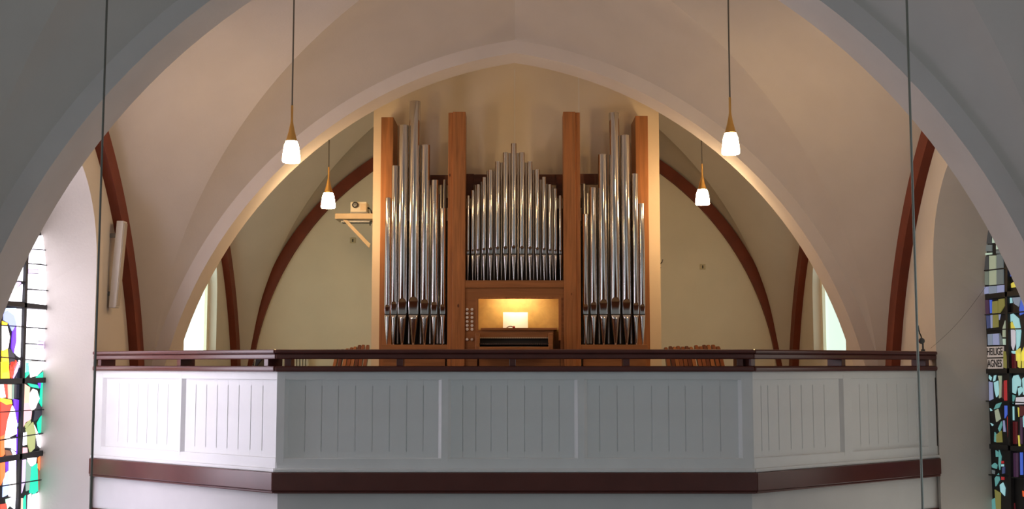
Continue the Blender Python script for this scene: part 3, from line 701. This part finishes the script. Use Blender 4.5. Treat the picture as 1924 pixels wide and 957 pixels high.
# book on the music desk
bk = empty('open_book', at(968, 617, YO + .14), 'open white music book on the lit organ music desk', 'book')
yk = YO + .14
for a, b, tilt in ((945, 967.5, .012), (967.5, 992, .012)):
    mb = MB(); x0, x1 = X(a, yk), X(b, yk); za, zb = Z(616.8, yk), Z(586.5, yk); n = 8
    vs_ = []
    for i in range(n+1):
        t = i/n; x = x0 + (x1 - x0)*t; e = (t if a < 960 else 1 - t)
        dy = .022*(e**2) - .018*sin(pi*e)
        for z, k in ((za, 0), (zb, .08)):
            vs_ += [(x, yk + dy + k, z), (x, yk + .014 + dy*.2 + k + .01, z)]
    fs_ = []
    for i in range(n):
        q = i*4; fs_ += [(q, q+4, q+6, q+2), (q+1, q+3, q+7, q+5), (q, q+1, q+5, q+4), (q+2, q+6, q+7, q+3)]
    fs_ += [(0, 2, 3, 1), (n*4, n*4+1, n*4+3, n*4+2)]
    mb.add(vs_, fs_).build('page_block', M['paper'], bk, smooth=True)
mb = MB().lathe([(.004, -.014), (.012, -.009), (.015, 0), (.012, .009), (.004, .014)], 12, at(965.5, 617.2, YO - .045) + Vector((0, 0, .012)))
tag(mb.build('red_ball', M['redplastic'], smooth=True), 'small red ball lying on the music desk ledge before the book', 'ball')
pts = [at(952 + 13*t, 616.2 - 2.6*sin(pi*t*.9), YO + .02) for t in [i/8 for i in range(9)]]  # dark tube added to draw the curved bottom of the pages
tag(MB().tube(pts, .006, 6).build('dark_ribbon', M['beam']), 'dark curve drawn in for the lower page edge of the open book', 'ribbon')

# ------------------------------------------------------------------ pendant lamps
def pendant(px, pyt, pyb, Y, wpx, label, group, ztop):
    c = at(px, pyb, Y); h = (pyb - pyt)*Y/FPX; r = wpx/2*Y/FPX
    root = empty('pendant_lamp', c, label, 'lamp', group)
    MB().lathe([(r*.05, 0), (r*.92, .0), (r, .012), (r*.97, h*.3), (r*.82, h*.75), (r*.62, h*.97), (r*.4, h)], 24, c).build('glass_shade', M['glassglow_rear' if Y > 12 else 'glassglow'], root, smooth=True)
    hc = h*.95
    MB().lathe([(r*.66, h*.96), (r*.62, h*1.0), (r*.34, h*1.0 + hc*.45), (r*.16, h + hc*.85), (r*.12, h + hc)], 20, c).build('brass_cap', M['brass'], root, smooth=True)
    MB().lathe([(r*.13, h + hc), (r*.13, h + hc*1.7)], 10, c).build('cord_grip', M['brass'], root, smooth=True)
    top = Vector((c.x, c.y, ztop))
    MB().tube([c + Vector((0, 0, h + hc*1.5)), top], .0075, 8).build('cord', M['cord'], root)
    return root
pendant(547, 263, 305, 10.6, 34, 'glowing glass pendant lamp with brass cap, large one left of the organ', 'front pendant lamps', EYE + 3.62)
pendant(1373, 248, 290, 10.6, 34, 'glowing glass pendant lamp with brass cap, large one right of the organ', 'front pendant lamps', EYE + 3.62)
pendant(616.5, 361, 391, 13.40, 27, 'glowing pendant lamp close beside the left side of the organ, above the projector', 'rear pendant lamps', EYE + 2.98)
pendant(1320, 355, 385, 13.40, 27, 'glowing pendant lamp close beside the right side of the organ', 'rear pendant lamps', EYE + 2.98)
for px0, px1, mat, rr, lab in ((200, 170, M['cord'], .006, 'dark thin lamp cord hanging from the vault before the left balustrade end'), (1703, 1733, M['steel'], .0068, 'pale thick lamp cord hanging from the vault before the right balustrade end')):
    Yc = 6.2; x = (X((px0 + px1)/2, Yc))
    a = at(px0, 0, Yc); b = at(px1, 957, Yc); x = (a.x + b.x)/2
    root = empty('lamp_cord', (x, Yc, EYE - 2.2), lab, 'cord')
    MB().tube([(x, Yc, EYE - 2.2), (x, Yc, EYE + 3.55)], rr, 8).build('cord', mat, root)
    MB().lathe([(.05, 0), (.05, .02), (.012, .05)], 16, (x, Yc, EYE + 3.5)).build('ceiling_cap', M['brass'], root, smooth=True)
    MB().lathe([(rr*1.2, -.16), (rr*1.9, -.02), (rr*1.3, 0)], 10, (x, Yc, EYE - 2.1)).build('cord_end', M['brass'], root, smooth=True)

# ------------------------------------------------------------------ gallery furnishings
ys = YB + .25
xb = X(697, YB)
sh = empty('projector_shelf', (xb - .2, ys, Z(417, ys)), 'small pale wooden bracket shelf fixed beside the organ wall', 'shelf')
MB().box(X(628, ys), xb + .005, ys - .12, ys + .25, Z(413.5, ys), Z(403.5, ys)).build('board', M['shelfwood'], sh, bevel=.004)
a, b = at(648, 414, ys - .06), at(694, 462, ys - .06)
MB().hexa([(a.x - .02, ys - .09, a.z), (a.x + .03, ys - .09, a.z), (a.x + .03, ys - .05, a.z), (a.x - .02, ys - .05, a.z)], [(b.x - .0, ys - .09, b.z - .03), (b.x + .015, ys - .09, b.z + .02), (b.x + .015, ys - .05, b.z + .02), (b.x, ys - .05, b.z - .03)]).build('brace', M['shelfwood'], sh)
MB().box(X(637, ys), X(693, ys), ys, ys + .18, Z(417.5, ys), Z(413.5, ys)).build('under_tray', M['metalgrey'], sh)
MB().tube([(X(692, ys), ys - .0, Z(416, ys)), (X(692.5, ys), ys - .0, Z(424, ys))], .008, 6).build('tray_hook', M['black'], sh)
pj = empty('projector', (X(672, ys), ys, Z(403.5, ys)), 'putty coloured projector with black lens on the bracket shelf', 'projector')
MB().box(X(656, ys), X(687, ys), ys - .08, ys + .2, Z(400.5, ys), Z(380.5, ys)).build('case', M['putty'], pj, bevel=.012)
MB().box(X(657, ys), X(690, ys), ys - .075, ys + .19, Z(403.4, ys), Z(400.5, ys)).build('base', M['black'], pj)
c = at(668, 386, ys - .08)
mb = MB().lathe([(.03, 0), (.037, .0), (.037, .055), (.03, .06), (.026, .05)], 20, (0, 0, 0)); mb.v = [Vector((p.x, -p.z, p.y)) + c for p in mb.v]
mb.build('lens', M['black'], pj, smooth=True)
c = at(667, 387, ys - .145)
mb = MB().lathe([(.001, .005), (.005, .004), (.008, 0)], 14, (0, 0, 0)); mb.v = [Vector((p.x, -p.z, p.y)) + c for p in mb.v]
mb.build('lens_glass', M['chrome'], pj, smooth=True)
MB().box(X(675, ys), X(686, ys), ys - .083, ys - .079, Z(397, ys), Z(384, ys)).build('vent_panel', M['shelfwood'], pj)
MB().tube([(X(687, ys), ys + .03, Z(390, ys)), (X(691, ys), ys, Z(392, ys)), (X(694, ys), ys, Z(396, ys)), (X(694.5, ys), ys + .1, Z(401.5, ys))], .009, 8).build('cable', M['black'], pj, smooth=True)

def socket(px, py, label):
    c = at(px, py, YEND - .001)
    root = empty('wall_socket', c, label, 'socket', 'sockets on the back wall')
    MB().box(c.x - .04, c.x + .04, c.y - .012, c.y, c.z - .04, c.z + .04).build('plate', M['plate'], root, bevel=.004)
    MB().box(c.x - .008, c.x + .008, c.y - .018, c.y - .01, c.z - .022, c.z + .022).build('slot', M['slot'], root)
socket(663, 452, 'small beige socket on the back wall below the projector shelf')
socket(1320, 502, 'small beige socket on the back wall right of the organ')
hk = empty('wall_hook', at(1249, 497, 14.6), 'small black hook on the right edge of the organ wall', 'hook')
xr = X(1243, YB)
MB().tube([(xr - .01, 14.5, Z(497, 14.5)), (xr + .03, 14.5, Z(496, 14.5)), (xr + .05, 14.5, Z(493, 14.5)), (xr + .06, 14.5, Z(488, 14.5))], .007, 6).build('upper_prong', M['black'], hk)
MB().tube([(xr - .01, 14.5, Z(505, 14.5)), (xr + .035, 14.5, Z(503, 14.5))], .007, 6).build('lower_prong', M['black'], hk)
MB().box(xr - .002, xr + .008, 14.48, 14.52, Z(508, 14.5), Z(492, 14.5)).build('hook_plate', M['black'], hk)

# column loudspeaker on the left wall
ysp = 11.52
top = at(220, 416, ysp); bot = at(211, 579, ysp)
sp = empty('column_speaker', (-W, ysp, bot.z), 'tall slim white column loudspeaker on the left wall beside the red rib', 'loudspeaker')
def slab(x_b, x_t, dx, y0, y1, zb, zt): return MB().hexa([(x_b, y0, zb), (x_b + dx, y0, zb), (x_b + dx, y1, zb), (x_b, y1, zb)], [(x_t, y0, zt), (x_t + dx, y0, zt), (x_t + dx, y1, zt), (x_t, y1, zt)])
slab(-W + .022, -W + .075, .07, ysp - .055, ysp + .055, bot.z, top.z).build('case', M['speaker'], sp, bevel=.006)
slab(-W + .0925, -W + .1455, .006, ysp - .043, ysp + .043, bot.z + .02, top.z - .02).build('grille', M['grille'], sp)
MB().box(-W - .01, -W + .09, ysp - .02, ysp + .02, top.z - .16, top.z - .12).build('wall_bracket', M['metalgrey'], sp)
MB().box(-W - .01, -W + .04, ysp - .02, ysp + .02, bot.z + .12, bot.z + .16).build('wall_bracket', M['metalgrey'], sp)

# leaning boards on both sides of the organ
def plank_board(xb_, xt_, y, zt, wd, mat, label, group):
    zb = GF; mb = MB(); hw = wd/2
    rows = [(0, hw), (.97, hw), (.99, hw*.8), (1.0, hw*.45)]
    v = []; f = []
    for t, h_ in rows:
        xc_ = xb_ + (xt_ - xb_)*t; z = zb + (zt - zb)*t
        v += [(xc_ - h_, y, z), (xc_ + h_, y, z), (xc_ + h_, y + .10, z), (xc_ - h_, y + .10, z)]
    for k in range(3):
        for i in range(4):
            j = (i+1) % 4; f.append((k*4+i, k*4+j, k*4+4+j, k*4+4+i))
    f += [(3, 2, 1, 0), (12, 13, 14, 15)]
    o = mb.add(v, f).build('leaning_board', mat, root=(xb_, y, zb)); return tag(o, label, 'board', group)
yl = 14.45
names = ['first', 'second', 'third', 'fourth', 'fifth', 'sixth', 'seventh', 'eighth', 'ninth', 'tenth', 'eleventh', 'twelfth', 'thirteenth']
bl = [(691.5, 648.5, 'board'), (683, 648, 'board'), (676, 648.5, 'board3'), (668, 651.5, 'board2'), (661, 653, 'board'), (653, 655, 'board2'), (644, 656.5, 'board3'), (635.5, 656.5, 'board2')]
for i, (px, yt, mt) in enumerate(bl):
    xt_ = X(px - 1.5, yl); xb2 = xt_ - .16 - .008*i
    plank_board(xb2, xt_, yl + .0*i, Z(yt, yl), .0395, M[mt], 'brown wooden board leaning left of the organ, %s from the organ wall' % names[i], 'boards leaning left of the organ')
br = [(1252, 653), (1260.5, 650.8), (1268, 652), (1275, 650.3), (1283.5, 651.8), (1291, 650.5), (1299, 652), (1309, 649), (1317, 651), (1324, 648.3), (1332, 648.3), (1341, 648), (1350, 651)]
for i, (px, yt) in enumerate(br):
    xt_ = X(px, yl); xb2 = xt_ + .16 + .008*i
    plank_board(xb2, xt_, yl, Z(yt, yl), .044, M[('board', 'board3', 'board2', 'board')[i % 4]], 'reddish brown wooden board leaning right of the organ, %s from the organ wall' % names[i], 'boards leaning right of the organ')

# radiator on the back wall
yr = YEND - .09
rd = empty('radiator', (X(566, yr), yr, GF + .1), 'cream ribbed radiator on the back wall seen under the handrail', 'radiator')
for i in range(9):
    px = 531 + i*5.6
    MB().box(X(px, yr), X(px + 4.0, yr), yr - .05, yr + .04, GF + .12, Z(671, yr)).build('radiator_section', M['radiator'], rd, bevel=.012)
MB().box(X(531, yr), X(580, yr), yr - .02, yr + .02, GF + .16, GF + .22).build('radiator_pipe', M['radiator'], rd)
MB().box(X(530, yr), X(581, yr), yr - .06, yr + .06, Z(671, yr), Z(668.5, yr)).build('top_grille', M['shelfwood'], rd)
for px in (535, 575):
    MB().box(X(px, yr) - .015, X(px, yr) + .015, yr - .02, yr + .02, GF, GF + .14).build('radiator_foot', M['radiator'], rd)

# tubular chair in the left corner of the gallery
yh = 13.2; xh = X(492, yh)
ch = empty('tubular_chair', (xh, yh, GF), 'chrome tube chair with dark backrest behind the left handrail', 'chair')
for dy in (-.2, .2):
    zt = Z(667, yh)
    MB().tube([(xh + .18, yh + dy, GF + .01), (xh + .0, yh + dy, GF + .42), (xh - .05, yh + dy, GF + .5), (xh - .055, yh + dy, zt - .12), (xh - .03, yh + dy, zt - .03), (xh + .01, yh + dy, zt)], .012, 8).build('frame_tube', M['chrome'], ch, smooth=True)
    MB().tube([(xh - .05, yh + dy, GF + .01), (xh + .1, yh + dy, GF + .42), (xh + .38, yh + dy, GF + .44)], .012, 8).build('leg', M['chrome'], ch, smooth=True)
MB().box(xh - .03, xh + .4, yh - .2, yh + .2, GF + .43, GF + .47).build('seat', M['black'], ch, bevel=.015)
MB().hexa([(xh - .045, yh - .19, Z(690, yh)), (xh - .02, yh - .19, Z(690, yh)), (xh - .02, yh + .19, Z(690, yh)), (xh - .045, yh + .19, Z(690, yh))], [(xh - .025, yh - .19, Z(669, yh)), (xh + .08, yh - .19, Z(669, yh)), (xh + .08, yh + .19, Z(669, yh)), (xh - .025, yh + .19, Z(669, yh))]).build('backrest', M['black'], ch, bevel=.01)

# round device on the right end of the handrail, and the thin wire to the window
yd = 10.98
c = at(1731, 641, yd)
dv = empty('round_device', Vector((c.x, yd, EYE + .121)), 'small round black device with a red light on the right handrail end', 'device')
mb = MB().lathe([(.006, -.014), (.026, -.012), (.029, 0), (.026, .012), (.006, .014)], 20, (0, 0, 0)); mb.v = [Vector((p.x, p.z, p.y)) + c for p in mb.v]
mb.build('round_head', M['black'], dv, smooth=True)
MB().lathe([(.02, 0), (.018, .015), (.008, .02), (.008, max(.03, c.z - EYE - .121))], 12, (c.x + .01, yd, EYE + .121)).build('stand', M['black'], dv, smooth=True)
MB().tube([at(1731, 638, yd), at(1730, 632, yd), at(1727.5, 627, yd), at(1725.5, 620, yd), at(1724.5, 612, yd)], .006, 6).build('cable', M['black'], dv, smooth=True)
MB().lathe([(.004, -.004), (.008, 0), (.004, .004)], 10, at(1726, 641, yd - .016)).build('red_light', M['redplastic'], dv, smooth=True)
pts = []
for i in range(15):
    t = i/14; px = 1748 + (1852 - 1748)*t; py = 655 + (538 - 655)*t + 9*sin(pi*t)
    pts.append(at(px, py, 11.12 - .05*t))
tag(MB().tube(pts, .0016, 6).build('window_wire', M['cord'], root=pts[0]), 'thin slack wire running from the right handrail end up to the window', 'wire')
